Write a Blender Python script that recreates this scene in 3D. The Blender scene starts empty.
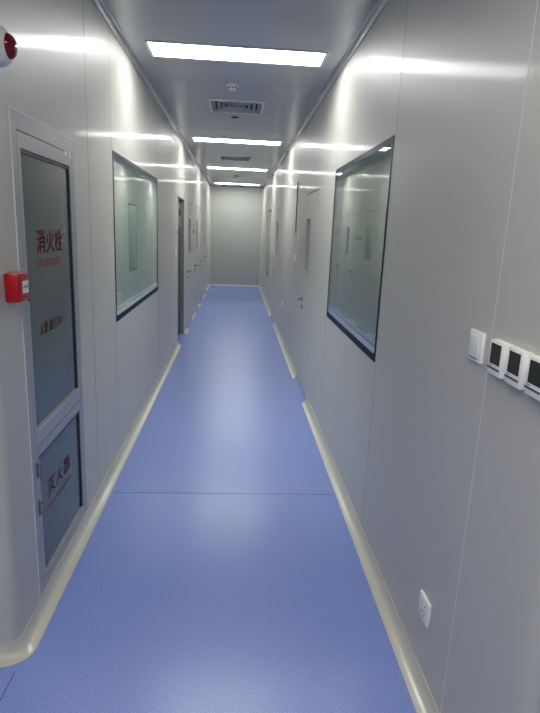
import bpy, bmesh, math, random
from mathutils import Vector, Matrix
random.seed(7)
COL = bpy.context.scene.collection
PI = math.pi
# ------------------------------------------------------------------ dimensions
XL, XR = -0.73, 0.67          # corridor wall faces
H = 2.585                     # ceiling height
YE = 14.75                    # end wall
YCL, YCR = 1.665, 0.955       # lobby faces of the two corners
RC = 0.045                    # corner radius
X0, X1, Y0 = -3.0, 3.0, -3.0  # outer shell

# ------------------------------------------------------------------ materials
def mat(name, base, rough=0.5, metal=0.0, spec=0.5, coat=0.0, coat_rough=0.1):
    m = bpy.data.materials.new(name); m.use_nodes = True
    b = m.node_tree.nodes['Principled BSDF']
    b.inputs['Base Color'].default_value = (*base, 1)
    b.inputs['Roughness'].default_value = rough
    b.inputs['Metallic'].default_value = metal
    b.inputs['Specular IOR Level'].default_value = spec
    b.inputs['Coat Weight'].default_value = coat
    b.inputs['Coat Roughness'].default_value = coat_rough
    return m
def nodes(m): return m.node_tree.nodes, m.node_tree.links, m.node_tree.nodes['Principled BSDF']
def coords(m, scale):
    N, L, b = nodes(m)
    g = N.new('ShaderNodeNewGeometry'); mp = N.new('ShaderNodeMapping'); mp.inputs['Scale'].default_value = scale
    L.new(g.outputs['Position'], mp.inputs['Vector']); return mp
def add_wave(m, scale, strength, dist, detail=1.0):
    """very shallow waviness of the sheet metal skins"""
    N, L, b = nodes(m)
    mp = coords(m, scale)
    n = N.new('ShaderNodeTexNoise'); n.inputs['Scale'].default_value = 1.0; n.inputs['Detail'].default_value = detail
    bp = N.new('ShaderNodeBump'); bp.inputs['Strength'].default_value = strength; bp.inputs['Distance'].default_value = dist
    L.new(mp.outputs[0], n.inputs['Vector']); L.new(n.outputs['Fac'], bp.inputs['Height']); L.new(bp.outputs[0], b.inputs['Normal'])
def add_speckle(m, c1, c2, scale, lo=0.35, hi=0.65):
    N, L, b = nodes(m)
    mp = coords(m, (1, 1, 1))
    n = N.new('ShaderNodeTexNoise'); n.inputs['Scale'].default_value = scale; n.inputs['Detail'].default_value = 2
    r = N.new('ShaderNodeValToRGB'); r.color_ramp.elements[0].position = lo; r.color_ramp.elements[1].position = hi
    r.color_ramp.elements[0].color = (*c1, 1); r.color_ramp.elements[1].color = (*c2, 1)
    L.new(mp.outputs[0], n.inputs['Vector']); L.new(n.outputs['Fac'], r.inputs[0]); L.new(r.outputs[0], b.inputs['Base Color'])

M = {}
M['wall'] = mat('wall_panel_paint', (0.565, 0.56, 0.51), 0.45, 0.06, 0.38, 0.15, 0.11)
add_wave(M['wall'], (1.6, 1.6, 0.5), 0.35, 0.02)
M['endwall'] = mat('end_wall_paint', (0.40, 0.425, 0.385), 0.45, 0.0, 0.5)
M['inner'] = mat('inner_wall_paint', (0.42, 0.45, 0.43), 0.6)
M['ceil'] = mat('ceiling_panel_paint', (0.46, 0.47, 0.475), 0.38, 0.10, 0.5, 0.35, 0.14)
add_wave(M['ceil'], (1.2, 1.2, 1.2), 0.35, 0.02)
M['joint_light'] = mat('light_panel_sealant', (0.78, 0.78, 0.74), 0.4)
M['joint_dark'] = mat('dark_panel_sealant', (0.30, 0.30, 0.29), 0.5)
M['floor'] = mat('blue_vinyl_floor', (0.15, 0.2, 0.5), 0.27, 0, 0.5)
add_speckle(M['floor'], (0.155, 0.225, 0.56), (0.285, 0.375, 0.80), 230, 0.34, 0.66)
M['weld'] = mat('floor_weld', (0.08, 0.09, 0.24), 0.5)
M['cove'] = mat('cream_cove_profile', (0.58, 0.57, 0.495), 0.2, 0, 0.5)
M['ccove'] = mat('ceiling_cove_profile', (0.42, 0.43, 0.44), 0.22, 0.30, 0.5)
M['alu'] = mat('grey_cabinet_frame', (0.41, 0.412, 0.43), 0.35, 0.25, 0.5)
M['alu_edge'] = mat('bright_bevel_edge', (0.85, 0.85, 0.85), 0.3, 0.1)
M['alu_dark'] = mat('shadow_gap_gasket', (0.03, 0.03, 0.05), 0.5)
M['steel'] = mat('brushed_steel', (0.30, 0.30, 0.30), 0.3, 0.8)
M['navy'] = mat('navy_printed_border', (0.005, 0.007, 0.035), 0.35, 0, 0.06)
M['spacer'] = mat('window_spacer', (0.52, 0.54, 0.58), 0.35, 0.4)
M['frost'] = mat('green_cabinet_glass', (0.085, 0.115, 0.105), 0.16, 0, 0.7)
M['red'] = mat('red_plastic', (0.42, 0.004, 0.008), 0.3)
M['redlet'] = mat('red_lettering', (0.34, 0.008, 0.018), 0.5)
M['redlet_soft'] = mat('fine_red_lettering', (0.28, 0.035, 0.04), 0.5)
M['lens'] = mat('dark_red_lens', (0.16, 0.002, 0.008), 0.12, 0, 0.6)
M['white'] = mat('white_plastic', (0.88, 0.88, 0.84), 0.35)
M['whitem'] = mat('white_enamel', (0.74, 0.75, 0.75), 0.4)
M['screen'] = mat('dark_green_screen', (0.010, 0.014, 0.008), 0.15)
M['slot'] = mat('dark_grey_slot', (0.07, 0.07, 0.065), 0.4)
M['ink'] = mat('grey_ink', (0.25, 0.25, 0.25), 0.5)
M['duct'] = mat('dark_duct', (0.05, 0.055, 0.06), 0.6)
M['vent'] = mat('vent_enamel', (0.80, 0.80, 0.80), 0.4)
M['door'] = mat('door_paint', (0.55, 0.545, 0.50), 0.45, 0.06, 0.38, 0.15, 0.11)
add_wave(M['door'], (1.6, 1.6, 0.5), 0.35, 0.02)
M['doordark'] = mat('dark_door_paint', (0.06, 0.058, 0.05), 0.35)
M['vframe'] = mat('vision_frame_paint', (0.42, 0.42, 0.40), 0.35, 0.2)
M['dgrey'] = mat('grey_door_frame', (0.30, 0.30, 0.28), 0.35, 0.4)
def emis(name, col, s):
    m = mat(name, (0.9, 0.9, 0.9), 0.5); b = m.node_tree.nodes['Principled BSDF']
    b.inputs['Emission Color'].default_value = (*col, 1); b.inputs['Emission Strength'].default_value = s; return m
M['lamp'] = emis('lit_diffuser', (1.0, 0.995, 0.965), 9.5)
M['fill_lobby'] = emis('unseen_lobby_fill', (1.0, 0.92, 0.82), 6)  # warm glow of the added fill panel behind the viewer
M['lamp_left_room'] = emis('lit_left_room_diffuser', (0.95, 1.0, 0.96), 9.0)
M['fill_room'] = emis('unseen_room_fill', (0.93, 1.0, 0.97), 2.2)  # weak glow of the unseen fill panels added in the side spaces
def glass(name, tint):
    m = bpy.data.materials.new(name); m.use_nodes = True
    N, L = m.node_tree.nodes, m.node_tree.links; N.clear()
    o = N.new('ShaderNodeOutputMaterial'); mx = N.new('ShaderNodeMixShader')
    t = N.new('ShaderNodeBsdfTransparent'); t.inputs[0].default_value = (*tint, 1)
    g = N.new('ShaderNodeBsdfGlossy'); g.inputs['Roughness'].default_value = 0.0; g.inputs[0].default_value = (0.96, 1.0, 0.98, 1)
    fr = N.new('ShaderNodeFresnel'); geo = N.new('ShaderNodeNewGeometry')
    mr = N.new('ShaderNodeMapRange'); mr.inputs['To Min'].default_value = 1.62; mr.inputs['To Max'].default_value = 1 / 1.62
    L.new(geo.outputs['Backfacing'], mr.inputs['Value']); L.new(mr.outputs[0], fr.inputs['IOR'])
    L.new(fr.outputs[0], mx.inputs[0]); L.new(t.outputs[0], mx.inputs[1]); L.new(g.outputs[0], mx.inputs[2]); L.new(mx.outputs[0], o.inputs[0])
    return m
M['glass'] = glass('clear_window_glass', (0.93, 0.965, 0.945))

# ------------------------------------------------------------------ mesh helpers
def new(): return bmesh.new()
def obj(name, bm, mats, parent=None, smooth=False, **props):
    me = bpy.data.meshes.new(name)
    bmesh.ops.recalc_face_normals(bm, faces=bm.faces[:]); bm.to_mesh(me); bm.free()
    for m in (mats if isinstance(mats, (list, tuple)) else [mats]): me.materials.append(m)
    if smooth:
        for p in me.polygons: p.use_smooth = True
        me.set_sharp_from_angle(angle=math.radians(35))
    o = bpy.data.objects.new(name, me); COL.objects.link(o)
    if parent: o.parent = parent
    for k, v in props.items(): o[k] = v
    return o
def empty(name, loc, rz=0.0, **props):
    o = bpy.data.objects.new(name, None); o.empty_display_size = 0.1; COL.objects.link(o)
    o.location = loc; o.rotation_euler = (0, 0, rz)
    for k, v in props.items(): o[k] = v
    return o
def box(bm, x0, x1, y0, y1, z0, z1, r=0.0, seg=2, mi=0):
    g = bmesh.ops.create_cube(bm, size=1)
    vs = g['verts']
    for v in vs:
        v.co = Vector(((x0 + x1) / 2 + v.co.x * (x1 - x0), (y0 + y1) / 2 + v.co.y * (y1 - y0), (z0 + z1) / 2 + v.co.z * (z1 - z0)))
    fs = list({f for v in vs for f in v.link_faces})
    for f in fs: f.material_index = mi
    if r > 0:
        es = list({e for f in fs for e in f.edges})
        bmesh.ops.bevel(bm, geom=es, offset=r, segments=seg, affect='EDGES', profile=0.5)
def quad(bm, pts, mi=0):
    f = bm.faces.new([bm.verts.new(p) for p in pts]); f.material_index = mi; return f
def lathe(bm, prof, axis='z', n=32, c=(0, 0, 0)):
    """prof: list of (radius, height)"""
    rings = []
    for r, h in prof:
        ring = []
        for i in range(n):
            a = 2 * PI * i / n
            p = (r * math.cos(a), r * math.sin(a), h)
            if axis == 'y': p = (p[0], -p[2], p[1])       # height along -y (out of the wall)
            ring.append(bm.verts.new(Vector(p) + Vector(c)))
        rings.append(ring)
    for a, b in zip(rings, rings[1:]):
        for i in range(n): bm.faces.new((a[i], a[(i + 1) % n], b[(i + 1) % n], b[i]))
    bm.faces.new(rings[0][::-1]); bm.faces.new(rings[-1])
def tube(bm, pts, r, n=10):
    pts = [Vector(p) for p in pts]; rings = []
    for i, p in enumerate(pts):
        t = (pts[min(i + 1, len(pts) - 1)] - pts[max(i - 1, 0)]).normalized()
        a = t.cross(Vector((0.13, 0.2, 1))).normalized(); b = t.cross(a)
        rings.append([bm.verts.new(p + r * (math.cos(2 * PI * k / n) * a + math.sin(2 * PI * k / n) * b)) for k in range(n)])
    for a, b in zip(rings, rings[1:]):
        for k in range(n): bm.faces.new((a[k], a[(k + 1) % n], b[(k + 1) % n], b[k]))
    bm.faces.new(rings[0][::-1]); bm.faces.new(rings[-1])
def sheet(bm, us, vs, holes, P, mi=0):
    """grid of rectangles over breakpoints us x vs, leaving out holes (u0,u1,v0,v1); P(u,v) -> point"""
    us = sorted(set([round(u, 5) for u in us + [h[k] for h in holes for k in (0, 1)]]))
    vs = sorted(set([round(v, 5) for v in vs + [h[k] for h in holes for k in (2, 3)]]))
    vv = {}
    def V(u, v):
        if (u, v) not in vv: vv[(u, v)] = bm.verts.new(P(u, v))
        return vv[(u, v)]
    for a, b in zip(us, us[1:]):
        for c, d in zip(vs, vs[1:]):
            mu, mv = (a + b) / 2, (c + d) / 2
            if any(h[0] < mu < h[1] and h[2] < mv < h[3] for h in holes): continue
            f = bm.faces.new((V(a, c), V(b, c), V(b, d), V(a, d))); f.material_index = mi
def rrect(x0, x1, z0, z1, r, n=5):
    out = []
    for cx, cz, a0 in ((x1 - r, z1 - r, 0), (x0 + r, z1 - r, PI / 2), (x0 + r, z0 + r, PI), (x1 - r, z0 + r, 1.5 * PI)):
        for i in range(n + 1):
            a = a0 + PI / 2 * i / n; out.append((cx + r * math.cos(a), cz + r * math.sin(a)))
    return out
def ring(bm, outer, inner, y0, y1, ro=0.001, ri=0.01, mi=0):
    """rectangular frame with rounded corners between local y0 (back) and y1 (front)"""
    A, B = rrect(*outer, ro), rrect(*inner, ri); n = len(A)
    v = {(k, j): [bm.verts.new((p[0], y, p[1])) for p in S] for k, S in enumerate((A, B)) for j, y in enumerate((y0, y1))}
    for i in range(n):
        j = (i + 1) % n
        for q in ((v[0, 1][i], v[0, 1][j], v[1, 1][j], v[1, 1][i]), (v[0, 0][i], v[1, 0][i], v[1, 0][j], v[0, 0][j]),
                  (v[0, 0][i], v[0, 0][j], v[0, 1][j], v[0, 1][i]), (v[1, 0][i], v[1, 1][i], v[1, 1][j], v[1, 0][j])):
            bm.faces.new(q).material_index = mi
def plate(bm, x0, x1, z0, z1, y0, y1, r, mi=0):
    A = rrect(x0, x1, z0, z1, r)
    a = [bm.verts.new((p[0], y0, p[1])) for p in A]; b = [bm.verts.new((p[0], y1, p[1])) for p in A]; n = len(A)
    for i in range(n): bm.faces.new((a[i], a[(i + 1) % n], b[(i + 1) % n], b[i])).material_index = mi
    bm.faces.new(a[::-1]).material_index = mi; bm.faces.new(b).material_index = mi
def text(name, body, x, y, z, w, h, m, parent, bold=0.0, **props):
    """lettering as a thin mesh facing local -y, fitted to w x h with its lower left corner at x, z"""
    cu = bpy.data.curves.new(name, 'FONT'); cu.body = body; cu.size = 1; cu.extrude = 0.0
    t = bpy.data.objects.new(name, cu); COL.objects.link(t)
    dg = bpy.context.evaluated_depsgraph_get(); dg.update()
    me = bpy.data.meshes.new_from_object(t.evaluated_get(dg)); bpy.data.objects.remove(t)
    xs = [v.co.x for v in me.vertices]; ys = [v.co.y for v in me.vertices]
    sx, sy = w / (max(xs) - min(xs)), h / (max(ys) - min(ys)); mx, my = min(xs), min(ys)
    bm = new(); bm.from_mesh(me); bpy.data.meshes.remove(me)
    if bold:                                             # heavier strokes: shifted copies of the outline
        src = bm.faces[:]
        for dx, dy in ((bold, 0), (bold * .5, bold * .5)):
            g = bmesh.ops.duplicate(bm, geom=src)
            bmesh.ops.translate(bm, vec=(dx, dy, 0), verts=[q for q in g['geom'] if isinstance(q, bmesh.types.BMVert)])
    for v in bm.verts: v.co = Vector((x + (v.co.x - mx) * sx, y, z + (v.co.y - my) * sy))
    e = bmesh.ops.extrude_face_region(bm, geom=bm.faces[:])
    for v in e['geom']:
        if isinstance(v, bmesh.types.BMVert): v.co.y -= 0.0004
    return obj(name, bm, m, parent, **props)

LEFT, RIGHT = PI / 2, -PI / 2      # rotation of things mounted on the two corridor walls (local front = -y, local x = viewer's right)
S = dict(kind='structure')

# ------------------------------------------------------------------ openings
# (y0, y1, z0, z1)
CAB = (1.90, 2.565, 0.085, 1.835)
WL = (3.352, 5.17, 0.908, 1.914)
WR = (2.457, 3.885, 0.908, 1.924)
DL1 = (6.94, 7.72, 0.0, 1.865)
left_holes = [CAB, WL, DL1]
WR2 = (11.1, 12.0, 0.57, 1.91)
right_holes = [WR, WR2]
# flush doors: opening y0, y1, z, window (near side offset)
doors_left = [(8.10, 8.92), (9.60, 10.46), (10.92, 11.62), (12.60, 13.40)]
doors_right = [(4.62, 5.44), (8.78, 9.56)]
for a, b in doors_left: left_holes.append((a, b, 0.0, 1.885))
for a, b in doors_right: right_holes.append((a, b, 0.0, 1.885))

# ------------------------------------------------------------------ walls
T = 0.05
def wall(name, xf, out, ystart, holes, seams, light_until):
    bm = new()
    sheet(bm, [ystart, YE], [0.0, H], holes, lambda u, v: (xf, u, v))                  # corridor skin
    sheet(bm, [ystart, YE], [0.0, H], holes, lambda u, v: (xf + out * T, u, v))        # room skin
    for a, b, c, d in holes:                                                            # reveals
        for p in (((a, c), (a, d)), ((b, c), (b, d)), ((a, d), (b, d)), ((a, c), (b, c))):
            if p[0][1] == p[1][1] == 0.0: continue
            quad(bm, [(xf, *p[0]), (xf, *p[1]), (xf + out * T, *p[1]), (xf + out * T, *p[0])])
    w = 0.0016; e = 0.0006
    for y in seams:
        spans = [(0.0, H)]
        for a, b, c, d in holes:
            if a - 0.02 < y < b + 0.02:
                spans = [s for lo, hi in spans for s in ((lo, min(hi, c)), (max(lo, d), hi)) if s[1] - s[0] > 0.03]
        for lo, hi in spans:
            box(bm, min(xf, xf - out * e), max(xf, xf - out * e), y - w, y + w, lo + 0.001, hi - 0.001, mi=1 if y < light_until else 2)
    return obj(name, bm, [M['wall'], M['joint_light'], M['joint_dark']], **S)
wall('wall_left', XL, -1, YCL + RC, left_holes, [2.822, 3.335, 5.19, 6.3, 7.9, 9.1, 10.5, 12.0, 13.7], 0)
wall('wall_right', XR, 1, YCR + RC, right_holes, [1.347, 2.44, 3.90, 6.28, 7.4, 8.55, 9.9, 11.0, 12.4, 13.6], 2.0)

def corner(name, xf, out, yc, xouter):
    bm = new(); n = 10; prev = None
    cx, cy = xf + out * RC, yc + RC
    for i in range(n + 1):
        a = PI / 2 * i / n
        x = cx - out * RC * math.cos(a); y = cy - RC * math.sin(a)
        cur = (bm.verts.new((x, y, 0)), bm.verts.new((x, y, H)))
        if prev: bm.faces.new((prev[0], cur[0], cur[1], prev[1]))
        prev = cur
    return obj(name, bm, M['wall'], smooth=True, **S)
corner('trim_1', XL, -1, YCL, X0); corner('trim_2', XR, 1, YCR, X1)
def slab(name, x0, x1, y0, y1, z0, z1, m):
    bm = new(); box(bm, x0, x1, y0, y1, z0, z1); return obj(name, bm, m, **S)
slab('wall_front_left', X0, XL - RC, YCL, YCL + T, 0, H, M['wall'])
slab('wall_front_right', XR + RC, X1, YCR, YCR + T, 0, H, M['wall'])
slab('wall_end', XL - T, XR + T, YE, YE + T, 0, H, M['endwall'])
slab('wall_outer_left', X0 - T, X0, Y0 - T, YE + T, 0, H, M['inner'])
slab('wall_outer_right', X1, X1 + T, Y0 - T, YE + T, 0, H, M['inner'])
slab('wall_back', X0, X1, Y0 - T, Y0, 0, H, M['inner'])
slab('wall_partition_left', X0, XL - T, 6.2, 6.25, 0, H, M['inner'])
slab('wall_partition_right', XR + T, X1, 4.45, 4.5, 0, H, M['inner'])

# ------------------------------------------------------------------ floor and ceiling
bm = new(); box(bm, X0 - T, X1 + T, Y0 - T, YE + T, -0.05, 0.0)
obj('floor', bm, M['floor'], **S)
bm = new(); box(bm, XL + 0.05, XR - 0.05, 2.888, 2.893, 0.0, 0.0006); box(bm, XL + 0.012, XL + 0.016, -1.5, 1.6, 0.0, 0.0006)
obj('trim_3', bm, M['weld'], **S)

VENTS = [(-0.033, 5.335), (-0.060, 9.05)]
VS = 0.25
vh = [(x - VS + 0.02, x + VS - 0.02, y - VS + 0.02, y + VS - 0.02) for x, y in VENTS]
bm = new(); sheet(bm, [X0 - T, X1 + T], [Y0 - T, YE + T], vh, lambda u, v: (u, v, H))
sheet(bm, [X0 - T, X1 + T], [Y0 - T, YE + T], [], lambda u, v: (u, v, H + 0.16))
for y in (1.15, 4.5, 6.55, 9.75, 12.3):
    box(bm, XL + 0.06, XR - 0.06, y - 0.0012, y + 0.0012, H - 0.0006, H, mi=1)
obj('ceiling', bm, [M['ceil'], M['joint_dark']], **S)

# ------------------------------------------------------------------ coves
def sweep(bm, path, prof):
    """path: list of (point xy, outward normal xy); prof: list of (offset from the wall, z)"""
    rows = [[bm.verts.new((p[0] + n[0] * o, p[1] + n[1] * o, z)) for o, z in prof] for p, n in path]
    m = len(prof)
    for a, b in zip(rows, rows[1:]):
        for k in range(m): bm.faces.new((a[k], a[(k + 1) % m], b[(k + 1) % m], b[k]))
    bm.faces.new(rows[0]); bm.faces.new(rows[-1][::-1])
def cove_prof(r, z0, s):
    p = [(0.0, z0)]
    p += [(r, z0), (r, z0 + s * 0.003)]
    for i in range(1, 8):
        a = PI / 2 * i / 8
        p.append((0.004 + (r - 0.004) * (1 - math.sin(a)), z0 + s * (0.003 + (r - 0.003) * (1 - math.cos(a)))))
    p += [(0.003, z0 + s * r), (0.003, z0 + s * (r + 0.004)), (0.0, z0 + s * (r + 0.004))]
    return p
def turn(xf, out, yc, xend):
    cx, cy = xf + out * RC, yc + RC; P = [((xend, yc), (0, -1))]
    for i in range(9):
        a = PI / 2 * (1 - i / 8)
        n = (-out * math.cos(a), -math.sin(a)); P.append(((cx + n[0] * RC, cy + n[1] * RC), n))
    return P
def straight(xf, out, a, b): return [((xf, a), (-out, 0)), ((xf, b), (-out, 0))]
FP = cove_prof(0.05, 0.0, 1); CP = cove_prof(0.034, H, -1); EP = cove_prof(0.028, 0.0, 1)
bm = new()
sweep(bm, turn(XL, -1, YCL, X0) + straight(XL, -1, YCL + RC, DL1[0]), FP)
seg = [DL1[1]] + [v for d in doors_left for v in d] + [YE]
for a, b in zip(seg[::2], seg[1::2]): sweep(bm, straight(XL, -1, a, b), FP)
obj('baseboard_left', bm, M['cove'], smooth=True, **S)
bm = new()
sweep(bm, turn(XR, 1, YCR, X1) + straight(XR, 1, YCR + RC, doors_right[0][0]), FP)
seg = [v for d in doors_right for v in d][1:] + [YE]
for a, b in zip(seg[::2], seg[1::2]): sweep(bm, straight(XR, 1, a, b), FP)
obj('baseboard_right', bm, M['cove'], smooth=True, **S)
bm = new(); sweep(bm, [((XL, YE), (0, -1)), ((XR, YE), (0, -1))], EP); obj('baseboard_end', bm, M['cove'], smooth=True, **S)
bm = new(); sweep(bm, turn(XL, -1, YCL, X0) + straight(XL, -1, YCL + RC, YE), CP); obj('trim_4', bm, M['ccove'], smooth=True, **S)
bm = new(); sweep(bm, turn(XR, 1, YCR, X1) + straight(XR, 1, YCR + RC, YE), CP); obj('trim_5', bm, M['ccove'], smooth=True, **S)
bm = new(); sweep(bm, [((XL, YE), (0, -1)), ((XR, YE), (0, -1))], CP); obj('trim_6', bm, M['ccove'], smooth=True, **S)
for k, (xf, s) in enumerate(((XL, 1), (XR, -1))):                     # upright coves in the two end corners
    bm = new(); pr = [(0, 0), (0.024, 0)] + [(0.024 * (1 - math.sin(PI / 2 * i / 6)), -0.024 * (1 - math.cos(PI / 2 * i / 6))) for i in range(1, 6)] + [(0, -0.024)]
    lo = [bm.verts.new((xf + s * a, YE + b, 0.05)) for a, b in pr]; hi = [bm.verts.new((xf + s * a, YE + b, H - 0.04)) for a, b in pr]
    for i in range(len(pr)): bm.faces.new((lo[i], lo[(i + 1) % len(pr)], hi[(i + 1) % len(pr)], hi[i]))
    bm.faces.new(lo); bm.faces.new(hi[::-1])
    obj('trim_%d' % (7 + k), bm, M['cove'], smooth=True, **S)

# ------------------------------------------------------------------ windows
def window(name, xf, rz, o):
    y0, y1, z0, z1 = o; W = y1 - y0; Hh = z1 - z0
    e = empty(name, (xf, (y0 + y1) / 2, z0), rz, **S)
    a, b = -W / 2, W / 2
    bm = new(); ring(bm, (a + .0005, b - .0005, .0005, Hh - .0005), (a + .03, b - .03, .03, Hh - .03), 0.046, 0.004, 0.001, 0.022)
    obj('window_frame', bm, M['spacer'], e, smooth=True)
    for nm, ya, yb in (('outer_pane', 0.0035, -0.001), ('inner_pane', 0.0515, 0.047)):
        bm = new(); box(bm, a + .001, b - .001, yb, ya, .001, Hh - .001); g = obj(nm, bm, M['glass'], e)
        f = -1 if nm == 'outer_pane' else 1
        yy = yb if f < 0 else ya
        bm = new(); ring(bm, (a, b, 0, Hh), (a + .026, b - .026, .036, Hh - .030), yy, yy + f * 0.0006, 0.001, 0.02)
        obj('printed_border', bm, M['navy'], g, label='navy printed border')
    return e
window('window_1', XL, LEFT, WL)
window('window_2', XR, RIGHT, WR)
window('window_3', XR, RIGHT, WR2)

# ------------------------------------------------------------------ doors
def handle(parent, x, z, d):
    """lever handle with rose and keyhole plate; the lever points towards sign d"""
    bm = new(); lathe(bm, [(0.026, 0), (0.026, 0.008), (0.022, 0.010), (0.010, 0.011), (0.010, 0.052)], 'y', 20, (x, 0, z))
    tube(bm, [(x, -0.052, z), (x + d * 0.012, -0.056, z), (x + d * 0.05, -0.056, z), (x + d * 0.125, -0.054, z)], 0.009)
    obj('door_handle', bm, M['steel'], parent, smooth=True)
    bm = new(); lathe(bm, [(0.024, 0), (0.024, 0.008), (0.020, 0.010)], 'y', 20, (x, 0, z - 0.08))
    box(bm, x - 0.003, x + 0.003, -0.012, -0.008, z - 0.092, z - 0.068, mi=0)
    obj('lock_cylinder', bm, M['steel'], parent, smooth=True)
def flush_door(n, xf, rz, o, win, hx, hd):
    """win: (local x0, x1); hx: local x of the handle"""
    y0, y1 = o; W = y1 - y0; a, b = -W / 2, W / 2; top = 1.885
    e = empty('door_%d' % n, (xf, (y0 + y1) / 2, 0), rz, **S)
    bm = new(); box(bm, a + .001, a + .03, 0.0, 0.045, 0.0, top - .001); box(bm, b - .03, b - .001, 0.0, 0.045, 0, top - .001); box(bm, a + .03, b - .03, 0.0, 0.045, top - .03, top - .001)
    obj('door_frame', bm, M['door'], e)
    # leaf with a window opening
    la, lb, lt, lbm = a + .033, b - .033, top - .040, 0.008
    w0, w1, wz0, wz1 = win[0], win[1], 1.09, 1.64
    bm = new()
    for yy in (0.0, 0.04): sheet(bm, [la, lb], [lbm, lt], [(w0, w1, wz0, wz1)], lambda u, v, yy=yy: (u, yy, v))
    for p, q in (((la, lbm), (lb, lbm)), ((lb, lbm), (lb, lt)), ((lb, lt), (la, lt)), ((la, lt), (la, lbm))):
        quad(bm, [(p[0], 0, p[1]), (q[0], 0, q[1]), (q[0], 0.04, q[1]), (p[0], 0.04, p[1])])
    leaf = obj('door_leaf', bm, M['door'], e)
    bm = new(); ring(bm, (w0, w1, wz0, wz1), (w0 + .02, w1 - .02, wz0 + .02, wz1 - .02), 0.035, -0.002, 0.001, 0.03)
    vf = obj('vision_frame', bm, M['vframe'], leaf, smooth=True, label='grey frame of the door window')
    bm = new(); plate(bm, w0 + .018, w1 - .018, wz0 + .018, wz1 - .018, 0.020, 0.015, 0.03)
    obj('vision_pane', bm, M['glass'], leaf)
    bm = new(); ring(bm, (a + .0295, b - .0295, -.01, top - .0295), (la - .0003, lb + .0003, .02, lt - .0003), 0.03, 0.006, 0.0005, 0.0005); obj('door_seal', bm, M['alu_dark'], e, label='dark seal round the leaf')
    handle(e, hx, 0.85, hd)
    return e
# left wall: local x = +y
flush_door(2, XL, LEFT, doors_left[0], (-0.09, 0.32), -0.31, 1)
flush_door(3, XL, LEFT, doors_left[1], (0.08, 0.34), -0.33, 1)
flush_door(4, XL, LEFT, doors_left[2], (0.0, 0.22), -0.28, 1)
flush_door(5, XL, LEFT, doors_left[3], (-0.02, 0.20), -0.30, 1)
# right wall: local x = -y
flush_door(6, XR, RIGHT, doors_right[0], (-0.33, -0.02), -0.335, 1)
flush_door(7, XR, RIGHT, doors_right[1], (-0.28, 0.18), -0.315, 1)
# dark recessed door on the left
def dark_door():
    y0, y1, _, top = DL1; W = y1 - y0; a, b = -W / 2, W / 2
    e = empty('door_1', (XL, (y0 + y1) / 2, 0), LEFT, **S)
    bm = new()
    box(bm, a + .001, a + .012, -0.004, 0.048, 0, top - .001); box(bm, b - .012, b - .001, -0.004, 0.048, 0, top - .001); box(bm, a + .012, b - .012, -0.004, 0.048, top - .012, top - .001)
    obj('door_frame', bm, M['dgrey'], e)
    bm = new(); box(bm, a + .013, b - .013, 0.047, 0.085, 0.006, top - .014); leaf = obj('door_leaf', bm, M['doordark'], e, label='dark door leaf')
    for z0, z1 in ((1.72, 1.80), (1.50, 1.64)):
        bm = new(); box(bm, a + .12, b - .08, 0.030, 0.047, z0, z1, 0.004); obj('rail', bm, M['steel'], leaf, label='pale horizontal rail near the top of the door')
    handle_e = obj_handle = None
    bm = new(); box(bm, a + .06, a + .085, 0.028, 0.047, 0.80, 0.95, 0.004); obj('pull', bm, M['steel'], leaf)
dark_door()

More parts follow.
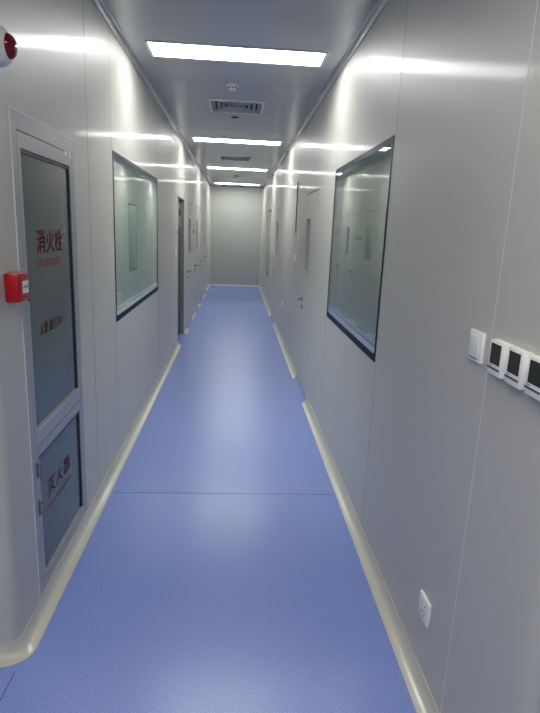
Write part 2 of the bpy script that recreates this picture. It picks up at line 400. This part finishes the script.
# ------------------------------------------------------------------ fire cabinet
def cabinet():
    y0, y1, z0, z1 = CAB; W = y1 - y0; Hh = z1 - z0; a, b = -W / 2, W / 2
    e = empty('fire_cabinet', (XL, (y0 + y1) / 2, z0), LEFT, category='fire cabinet',
              label='tall grey-framed fire hydrant cabinet with green glass doors set in the left wall')
    bm = new(); ring(bm, (a - .012, b + .012, -.012, Hh + .012), (a + .030, b - .028, .030, Hh - .046), 0.04, -0.003, 0.001, 0.001)
    obj('cabinet_frame', bm, M['alu'], e)
    bm = new(); ring(bm, (a - .015, b + .015, -.015, Hh + .015), (a - .012, b + .012, -.012, Hh + .012), 0.0, -0.0035, 0.001, 0.001)
    obj('bright_edging', bm, M['alu_edge'], e, label='thin bright edging around the frame')
    bm = new(); box(bm, a + .02, b - .02, 0.036, 0.14, 0.02, Hh - .02); obj('cabinet_box', bm, M['alu_dark'], e)
    for nm, lo, hi in (('upper', 0.588, Hh - .049), ('lower', 0.033, 0.584)):
        bm = new(); gx0, gx1 = a + .058, b - .062
        gl, gh = (lo + (0.068 if nm == 'upper' else 0.012), hi - (0.052 if nm == 'upper' else 0.040))
        ring(bm, (a + .033, b - .031, lo, hi), (gx0, gx1, gl, gh), 0.03, -0.003, 0.001, 0.001)
        d = obj('cabinet_door', bm, M['alu'], e, label='%s door of the cabinet' % nm)
        bm = new(); box(bm, gx0 - .004, gx1 + .004, 0.006, 0.011, gl - .004, gh + .004); obj('glass_pane', bm, M['frost'], d)
        bm = new(); quad(bm, [(gx0, 0.0055, gl), (gx1, 0.0055, gl), (gx1, -0.0045, gl - .010), (gx0, -0.0045, gl - .010)])
        bmesh.ops.solidify(bm, geom=bm.faces[:], thickness=0.0015)
        obj('sill_highlight', bm, M['alu_edge'], d, label='sill bead along the lower edge of the glass, highlight put into its bright colour')  # highlight on the sill bevel, put into the colour
        bm = new(); box(bm, gx1 - .010, gx1 + .0005, 0.0, 0.006, gl, gh); box(bm, gx0, gx1, 0.0, 0.006, gh - .014, gh)
        obj('gasket', bm, M['alu_dark'], d, label='black gasket')
        if nm == 'upper':
            q = 1.38 - z0
            text('large_lettering', '消火栓', gx0 + .125, 0.0058, q, 0.30, 0.088, M['redlet'], d, 0.05, label='large red Chinese lettering reading fire hydrant')
            text('small_lettering', 'FIRE HYDRANT', gx0 + .125, 0.0058, q - .052, 0.29, 0.032, M['redlet_soft'], d, 0.0, label='small red lettering under the large characters')
            text('warning_lettering', '火警·拨打119', gx0 + .115, 0.0058, 1.072 - z0, 0.26, 0.046, M['redlet'], d, 0.02, label='red telephone lettering halfway down the glass')
            bm = new(); box(bm, a + .037, a + .047, -0.013, -0.003, 1.225 - z0, 1.285 - z0, 0.002); obj('latch', bm, M['slot'], d, label='small dark latch')
        else:
            text('large_lettering', '灭火器', gx0 + .095, 0.0058, 0.405 - z0, 0.30, 0.072, M['redlet'], d, 0.025, label='large red Chinese lettering reading fire extinguisher')
            text('small_lettering', 'FIRE EXTINGUISHER', gx0 + .085, 0.0058, 0.352 - z0, 0.31, 0.022, M['redlet_soft'], d, 0.0, label='small red lettering under the characters')
            for zc in (0.585, 0.43):
                bm = new(); box(bm, a + .030, a + .044, -0.011, -0.003, zc - z0 - .03, zc - z0 + .03, 0.002)
                lathe(bm, [(0.004, 0.008), (0.004, 0.020)], 'y', 10, (a + .037, 0, zc - z0 + .02)); lathe(bm, [(0.004, 0.008), (0.004, 0.020)], 'y', 10, (a + .037, 0, zc - z0 - .02))
                obj('hinge', bm, M['steel'], d)
    bm = new(); lathe(bm, [(0.016, 0.003), (0.016, 0.0045)], 'y', 24, (b - .055, 0, 1.779 - z0)); obj('round_sticker', bm, M['white'], e, label='small round white sticker')
    bm = new(); box(bm, b - .13, b - .09, -0.0045, -0.003, 1.772 - z0, 1.787 - z0); obj('nameplate', bm, M['white'], e, label='tiny pale nameplate beside the round sticker')
cabinet()

# ------------------------------------------------------------------ call point and siren
e = empty('fire_call_point', (XL, 1.808, 1.242), LEFT, category='fire call point', label='red square manual fire alarm button beside the cabinet on the left wall')
bm = new(); box(bm, -.045, .045, -0.045, 0.0, 0, .092, 0.005); obj('housing', bm, M['red'], e, smooth=True)
bm = new(); box(bm, -.014, .034, -0.0462, -0.044, .026, .066); obj('press_panel', bm, M['white'], e, label='white press panel')
bm = new(); box(bm, .006, .014, -0.0466, -0.046, .042, .052); box(bm, -.010, .002, -0.0466, -0.046, .044, .050); box(bm, .018, .030, -0.0466, -0.046, .044, .050); obj('press_mark', bm, M['ink'], e, label='dark mark on the press panel')
bm = new(); box(bm, -.010, .030, -0.0462, -0.044, .010, .014); obj('small_caption', bm, M['redlet_soft'], e, label='faint caption along the lower edge')
bm = new(); box(bm, .004, .016, -0.0462, -0.044, .074, .084); obj('printing', bm, M['redlet_soft'], e, label='faint printing on the red cover')
e = empty('alarm_siren', (XL, 1.835, 2.005), LEFT, category='alarm light', label='round white alarm sounder with a dark red lens high on the left wall')
bm = new(); lathe(bm, [(0.057, 0.0), (0.057, 0.008), (0.053, 0.020), (0.044, 0.030), (0.030, 0.036)], 'y', 40); obj('housing', bm, M['white'], e, smooth=True)
bm = new(); lathe(bm, [(0.034, 0.028), (0.036, 0.032), (0.034, 0.040), (0.027, 0.048), (0.017, 0.053), (0.006, 0.055)], 'y', 40); obj('lens', bm, M['lens'], e, smooth=True, label='dark red domed lens')

# ------------------------------------------------------------------ switches, thermostats, sockets
def children(o): return [c for c in bpy.data.objects if c.parent == o]
def clone(o, loc, rz, label, group=None):
    c = o.copy(); COL.objects.link(c); c.location = loc; c.rotation_euler = (0, 0, rz); c['label'] = label
    if group: c['group'] = group
    elif 'group' in c: del c['group']
    for k in children(o):
        d = k.copy(); COL.objects.link(d); d.parent = c
        for g in children(k):
            h = g.copy(); COL.objects.link(h); h.parent = d
    return c
def switch(loc, rz, label):
    e = empty('light_switch', loc, rz, category='light switch', label=label)
    bm = new(); box(bm, -.040, .040, -0.011, 0, 0, .084, 0.003); obj('plate', bm, M['white'], e, smooth=True)
    bm = new(); box(bm, -.026, .026, -0.0128, -0.010, .018, .072, 0.0015); obj('rocker', bm, M['white'], e, smooth=True)
    bm = new(); box(bm, -.030, .022, -0.0116, -0.0105, .008, .011); obj('indicator', bm, M['slot'], e, label='thin dark indicator line')
    return e
sw = switch((XR, 1.416, 1.172), RIGHT, 'white rocker switch on the right wall, left of the row of thermostats')
def thermostat(loc, rz, label, group=None):
    e = empty('thermostat', loc, rz, category='thermostat', label=label)
    if group: e['group'] = group
    bm = new(); box(bm, -.041, .041, -0.010, 0, 0.002, .086, 0.003); obj('back_plate', bm, M['white'], e, smooth=True)
    bm = new(); box(bm, -.0355, .0355, -0.024, -.009, 0, .086, 0.003); obj('housing', bm, M['white'], e, smooth=True)
    bm = new(); box(bm, -.026, .025, -0.0246, -0.023, .028, .079); obj('screen', bm, M['screen'], e, label='dark green display')
    bm = new(); box(bm, -.035, .027, -0.0248, -0.023, .0140, .0190); obj('button_strip', bm, M['slot'], e, label='thin dark button strip')
    bm = new(); box(bm, -.029, -.023, -0.0244, -0.0235, .0215, .0250); box(bm, -.020, -.014, -0.0244, -0.0235, .0215, .0250); obj('caption', bm, M['ink'], e)
    return e
G = 'thermostats in a row on the near right wall'
th = thermostat((XR, 1.268, 1.171), RIGHT, 'thermostat directly beside the white rocker switch, first of the near row', G)
clone(th, (XR, 1.176, 1.171), RIGHT, 'middle thermostat of the near row on the right wall', G)
clone(th, (XR, 1.084, 1.171), RIGHT, 'last thermostat of the near row, cut by the right picture edge', G)
clone(th, (XR, 6.00, 1.39), RIGHT, 'distant thermostat on the right wall just past the first door', 'distant thermostats')
clone(th, (XR, 6.20, 1.39), RIGHT, 'second distant thermostat past the right door, farther of the pair', 'distant thermostats')
clone(sw, (XR, 6.18, 1.16), RIGHT, 'distant white switch below the two thermostats on the right wall')
clone(th, (XL, 6.53, 1.385), LEFT, 'thermostat on the left wall just before the dark doorway', 'distant thermostats')
clone(sw, (XL, 6.60, 1.15), LEFT, 'white switch on the left wall just before the dark doorway')
def controller(loc, rz, label):
    e = empty('wall_controller', loc, rz, category='wall controller', label=label, group='dark wall controllers')
    bm = new(); box(bm, -.062, .062, -0.014, 0, 0, .092, 0.003); obj('housing', bm, M['whitem'], e, smooth=True)
    bm = new(); box(bm, -.054, .054, -0.0150, -0.013, .010, .084); obj('screen', bm, M['slot'], e, label='dark grey display')
    return e
ctl = controller((XL, 9.09, 1.385), LEFT, 'nearest of three dark wall controllers between the two doors beyond the dark doorway')
for k, w in ((1, 'middle'), (2, 'farthest')):
    clone(ctl, (XL, 9.09 + 0.17 * k, 1.385), LEFT, '%s of three dark wall controllers between the two doors beyond the dark doorway' % w, 'dark wall controllers')
clone(sw, (XL, 12.2, 1.385), LEFT, 'far switch on the left wall before the last door')
bm = new(); box(bm, -.007, .007, -0.012, 0, 0, 0.55, 0.002)
o = obj('cable_cover', bm, M['ink']); o.location = (XR, 6.28, 1.48); o.rotation_euler = (0, 0, RIGHT)
o['label'] = 'thin dark cable cover rising up the right wall above the distant thermostats'; o['category'] = 'cable cover'
def socket(loc, rz, label):
    e = empty('wall_socket', loc, rz, category='socket', label=label)
    bm = new(); box(bm, -.043, .043, -0.011, 0, 0, .086, 0.003); obj('plate', bm, M['white'], e, smooth=True)
    bm = new()
    for cx, cz, an in ((-.012, .060, 0), (.012, .060, 0), (0, .034, 0), (-.014, .026, .5), (.014, .026, -.5)):
        box(bm, cx - .0012, cx + .0012, -0.0114, -0.0105, cz - .005, cz + .005)
    obj('pin_slots', bm, M['slot'], e, label='dark pin slots')
    return e
so = socket((XR, 1.547, 0.237), RIGHT, 'white wall socket low on the near right wall')
clone(so, (XR, 7.55, 0.45), RIGHT, 'small distant socket low on the right wall beyond the first door')

# ------------------------------------------------------------------ ceiling lights
def panel_light(loc, w, d, m, label, group):
    e = empty('ceiling_light', loc, 0, category='ceiling light', label=label, group=group)
    def fr(bm, X, Y, x, y, z0, z1):
        for a in ((-X, X, y, Y), (-X, X, -Y, -y), (-X, -x, -y, y), (x, X, -y, y)): box(bm, a[0], a[1], a[2], a[3], z0, z1)
    bm = new(); fr(bm, w / 2 + .020, d / 2 + .020, w / 2, d / 2, -0.006, 0.0); obj('lamp_frame', bm, M['whitem'], e)
    bm = new(); box(bm, -w / 2, w / 2, -d / 2, d / 2, -0.005, -0.001); obj('diffuser', bm, m, e, label='glowing white diffuser')
    return e
for (y, w) in ((3.80, 'nearest long ceiling light, above the fire cabinet end of the corridor'), (7.31, 'second ceiling light along the corridor, between the two vents'),
               (10.55, 'third ceiling light along the corridor, beyond the second vent'), (14.0, 'farthest ceiling light, close to the end wall')):
    panel_light((-0.026, y, H), 1.09, 0.27, M['lamp'], w, 'ceiling light panels along the corridor')
panel_light((-0.026, 0.35, H), 1.09, 0.27, M['lamp'], 'ceiling light above the mouth of the corridor, over the viewer', 'ceiling light panels along the corridor')
panel_light((-1.1, -0.7, H), 1.3, 0.6, M['fill_lobby'], 'unseen fill panel added behind the viewer to light the near walls', 'ceiling lights of side spaces')  # added out of view, tuned to light the near walls
panel_light((-2.0, 4.3, H), 0.8, 0.8, M['lamp_left_room'], 'ceiling light in the room behind the left window', 'ceiling lights of side spaces')
panel_light((-2.0, 10.0, H), 0.8, 1.6, M['fill_room'], 'unseen fill panel added behind the far left doors to brighten their windows', 'ceiling lights of side spaces')  # added so the left door windows look lit from behind
panel_light((2.0, 8.0, H), 0.8, 1.6, M['fill_room'], 'unseen fill panel added behind the far right doors to brighten their windows', 'ceiling lights of side spaces')  # same added fill for the right door windows
panel_light((2.0, 3.0, H), 0.8, 0.8, M['fill_room'], 'unseen fill panel added to light the room behind the right window', 'ceiling lights of side spaces')  # unseen fill, added so this room is not black

# ------------------------------------------------------------------ vents
def diffuser(x, y, label):
    e = empty('ceiling_vent', (x, y, H), 0, category='ceiling vent', label=label, group='square ceiling vents')
    def sq(bm, a, za, b, zb):      # sloped square band from half-size a at za to half-size b at zb
        A = [(-a, -a, za), (a, -a, za), (a, a, za), (-a, a, za)]; B = [(-b, -b, zb), (b, -b, zb), (b, b, zb), (-b, b, zb)]
        va = [bm.verts.new(p) for p in A]; vb = [bm.verts.new(p) for p in B]
        for i in range(4): bm.faces.new((va[i], va[(i + 1) % 4], vb[(i + 1) % 4], vb[i]))
    bm = new(); sq(bm, .252, 0.0, .250, -.006); sq(bm, .250, -.006, .222, -.008); sq(bm, .222, -.008, .221, .006)
    obj('vent_frame', bm, M['vent'], e)
    for k in range(5):
        b = .214 - k * .044
        bm = new(); sq(bm, b - .022, .014, b, -.009); bmesh.ops.solidify(bm, geom=bm.faces[:], thickness=0.0015)
        obj('vane', bm, M['vent'], e)
    bm = new(); box(bm, -.228, .228, -.228, .228, .026, .10); obj('duct', bm, M['duct'], e, label='dark duct above the vanes')
    return e
diffuser(*VENTS[0], 'nearer square ceiling vent, between the first and second ceiling lights')
diffuser(*VENTS[1], 'farther square ceiling vent, between the second and third ceiling lights')
def detector(x, y, label, m='whitem', s=1.0):
    e = empty('smoke_detector', (x, y, H), 0, category='smoke detector', label=label)
    bm = new(); lathe(bm, [(0.05 * s, 0), (0.05 * s, -0.012 * s), (0.044 * s, -0.018 * s)], 'z', 28); obj('base', bm, M[m], e, smooth=True)
    bm = new(); lathe(bm, [(0.030 * s, -0.016 * s), (0.036 * s, -0.030 * s), (0.030 * s, -0.040 * s), (0.012 * s, -0.044 * s)], 'z', 28); obj('sensing_head', bm, M[m], e, smooth=True)
    bm = new()
    for i in range(8):
        a = 2 * PI * i / 8; c, n = math.cos(a), math.sin(a)
        box(bm, c * .036 * s - .005 * s, c * .036 * s + .005 * s, n * .036 * s - .005 * s, n * .036 * s + .005 * s, -0.029 * s, -0.020 * s)
    obj('sensor_slots', bm, M['slot'], e, label='dark slots round the head')
detector(-0.063, 4.57, 'small white smoke detector on the ceiling just beyond the first light')
detector(-0.04, 11.9, 'small white smoke detector between the third and fourth lights')
detector(-0.36, 14.45, 'dark ceiling detector left of centre by the end wall', 'slot', 1.1)
detector(0.09, 14.45, 'dark ceiling detector near the middle by the end wall', 'slot', 1.1)
bm = new(); box(bm, -.035, .035, -.012, .012, -.012, 0, .003); s = obj('ceiling_sensor', bm, M['slot'])
s.location = (-0.05, 5.80, H); s['label'] = 'tiny dark sensor on the ceiling just beyond the nearer vent'; s['category'] = 'sensor'

# ------------------------------------------------------------------ white box in the left room
e = empty('storage_box', (-0.94, 4.05, 0.0), 0, category='box', label='white box standing behind the near corner of the left window')
bm = new(); box(bm, -.09, .09, -.07, .07, 0.0, 0.97, 0.006); obj('body', bm, M['white'], e)
bm = new(); box(bm, -.095, .095, -.075, .075, 0.97, 1.0, 0.004); obj('lid', bm, M['white'], e)

# ------------------------------------------------------------------ world, camera, view
w = bpy.data.worlds.new('world'); bpy.context.scene.world = w; w.use_nodes = True
w.node_tree.nodes['Background'].inputs[0].default_value = (0.6, 0.65, 0.7, 1); w.node_tree.nodes['Background'].inputs[1].default_value = 0.02
cam = bpy.data.cameras.new('camera'); co = bpy.data.objects.new('camera', cam); COL.objects.link(co)
R = Matrix(((0.99740639, -0.02623691, -0.06702332), (-0.05926724, 0.22898707, -0.97162355), (0.04083988, 0.97307582, 0.22683817)))
co.matrix_world = Matrix.Translation((0, 0, 1.5)) @ R.to_4x4()
cam.sensor_fit = 'VERTICAL'; cam.sensor_height = 36; cam.lens = 541 * 36 / 713; cam.clip_start = 0.02
sc = bpy.context.scene; sc.camera = co
sc.view_settings.view_transform = 'Standard'; sc.view_settings.look = 'None'; sc.view_settings.gamma = 1; sc.view_settings.use_curve_mapping = False
sc.view_settings.exposure = 1.22
sc.cycles.max_bounces = 14; sc.cycles.diffuse_bounces = 6; sc.cycles.glossy_bounces = 8; sc.cycles.transparent_max_bounces = 16
sc.cycles.use_denoising = True
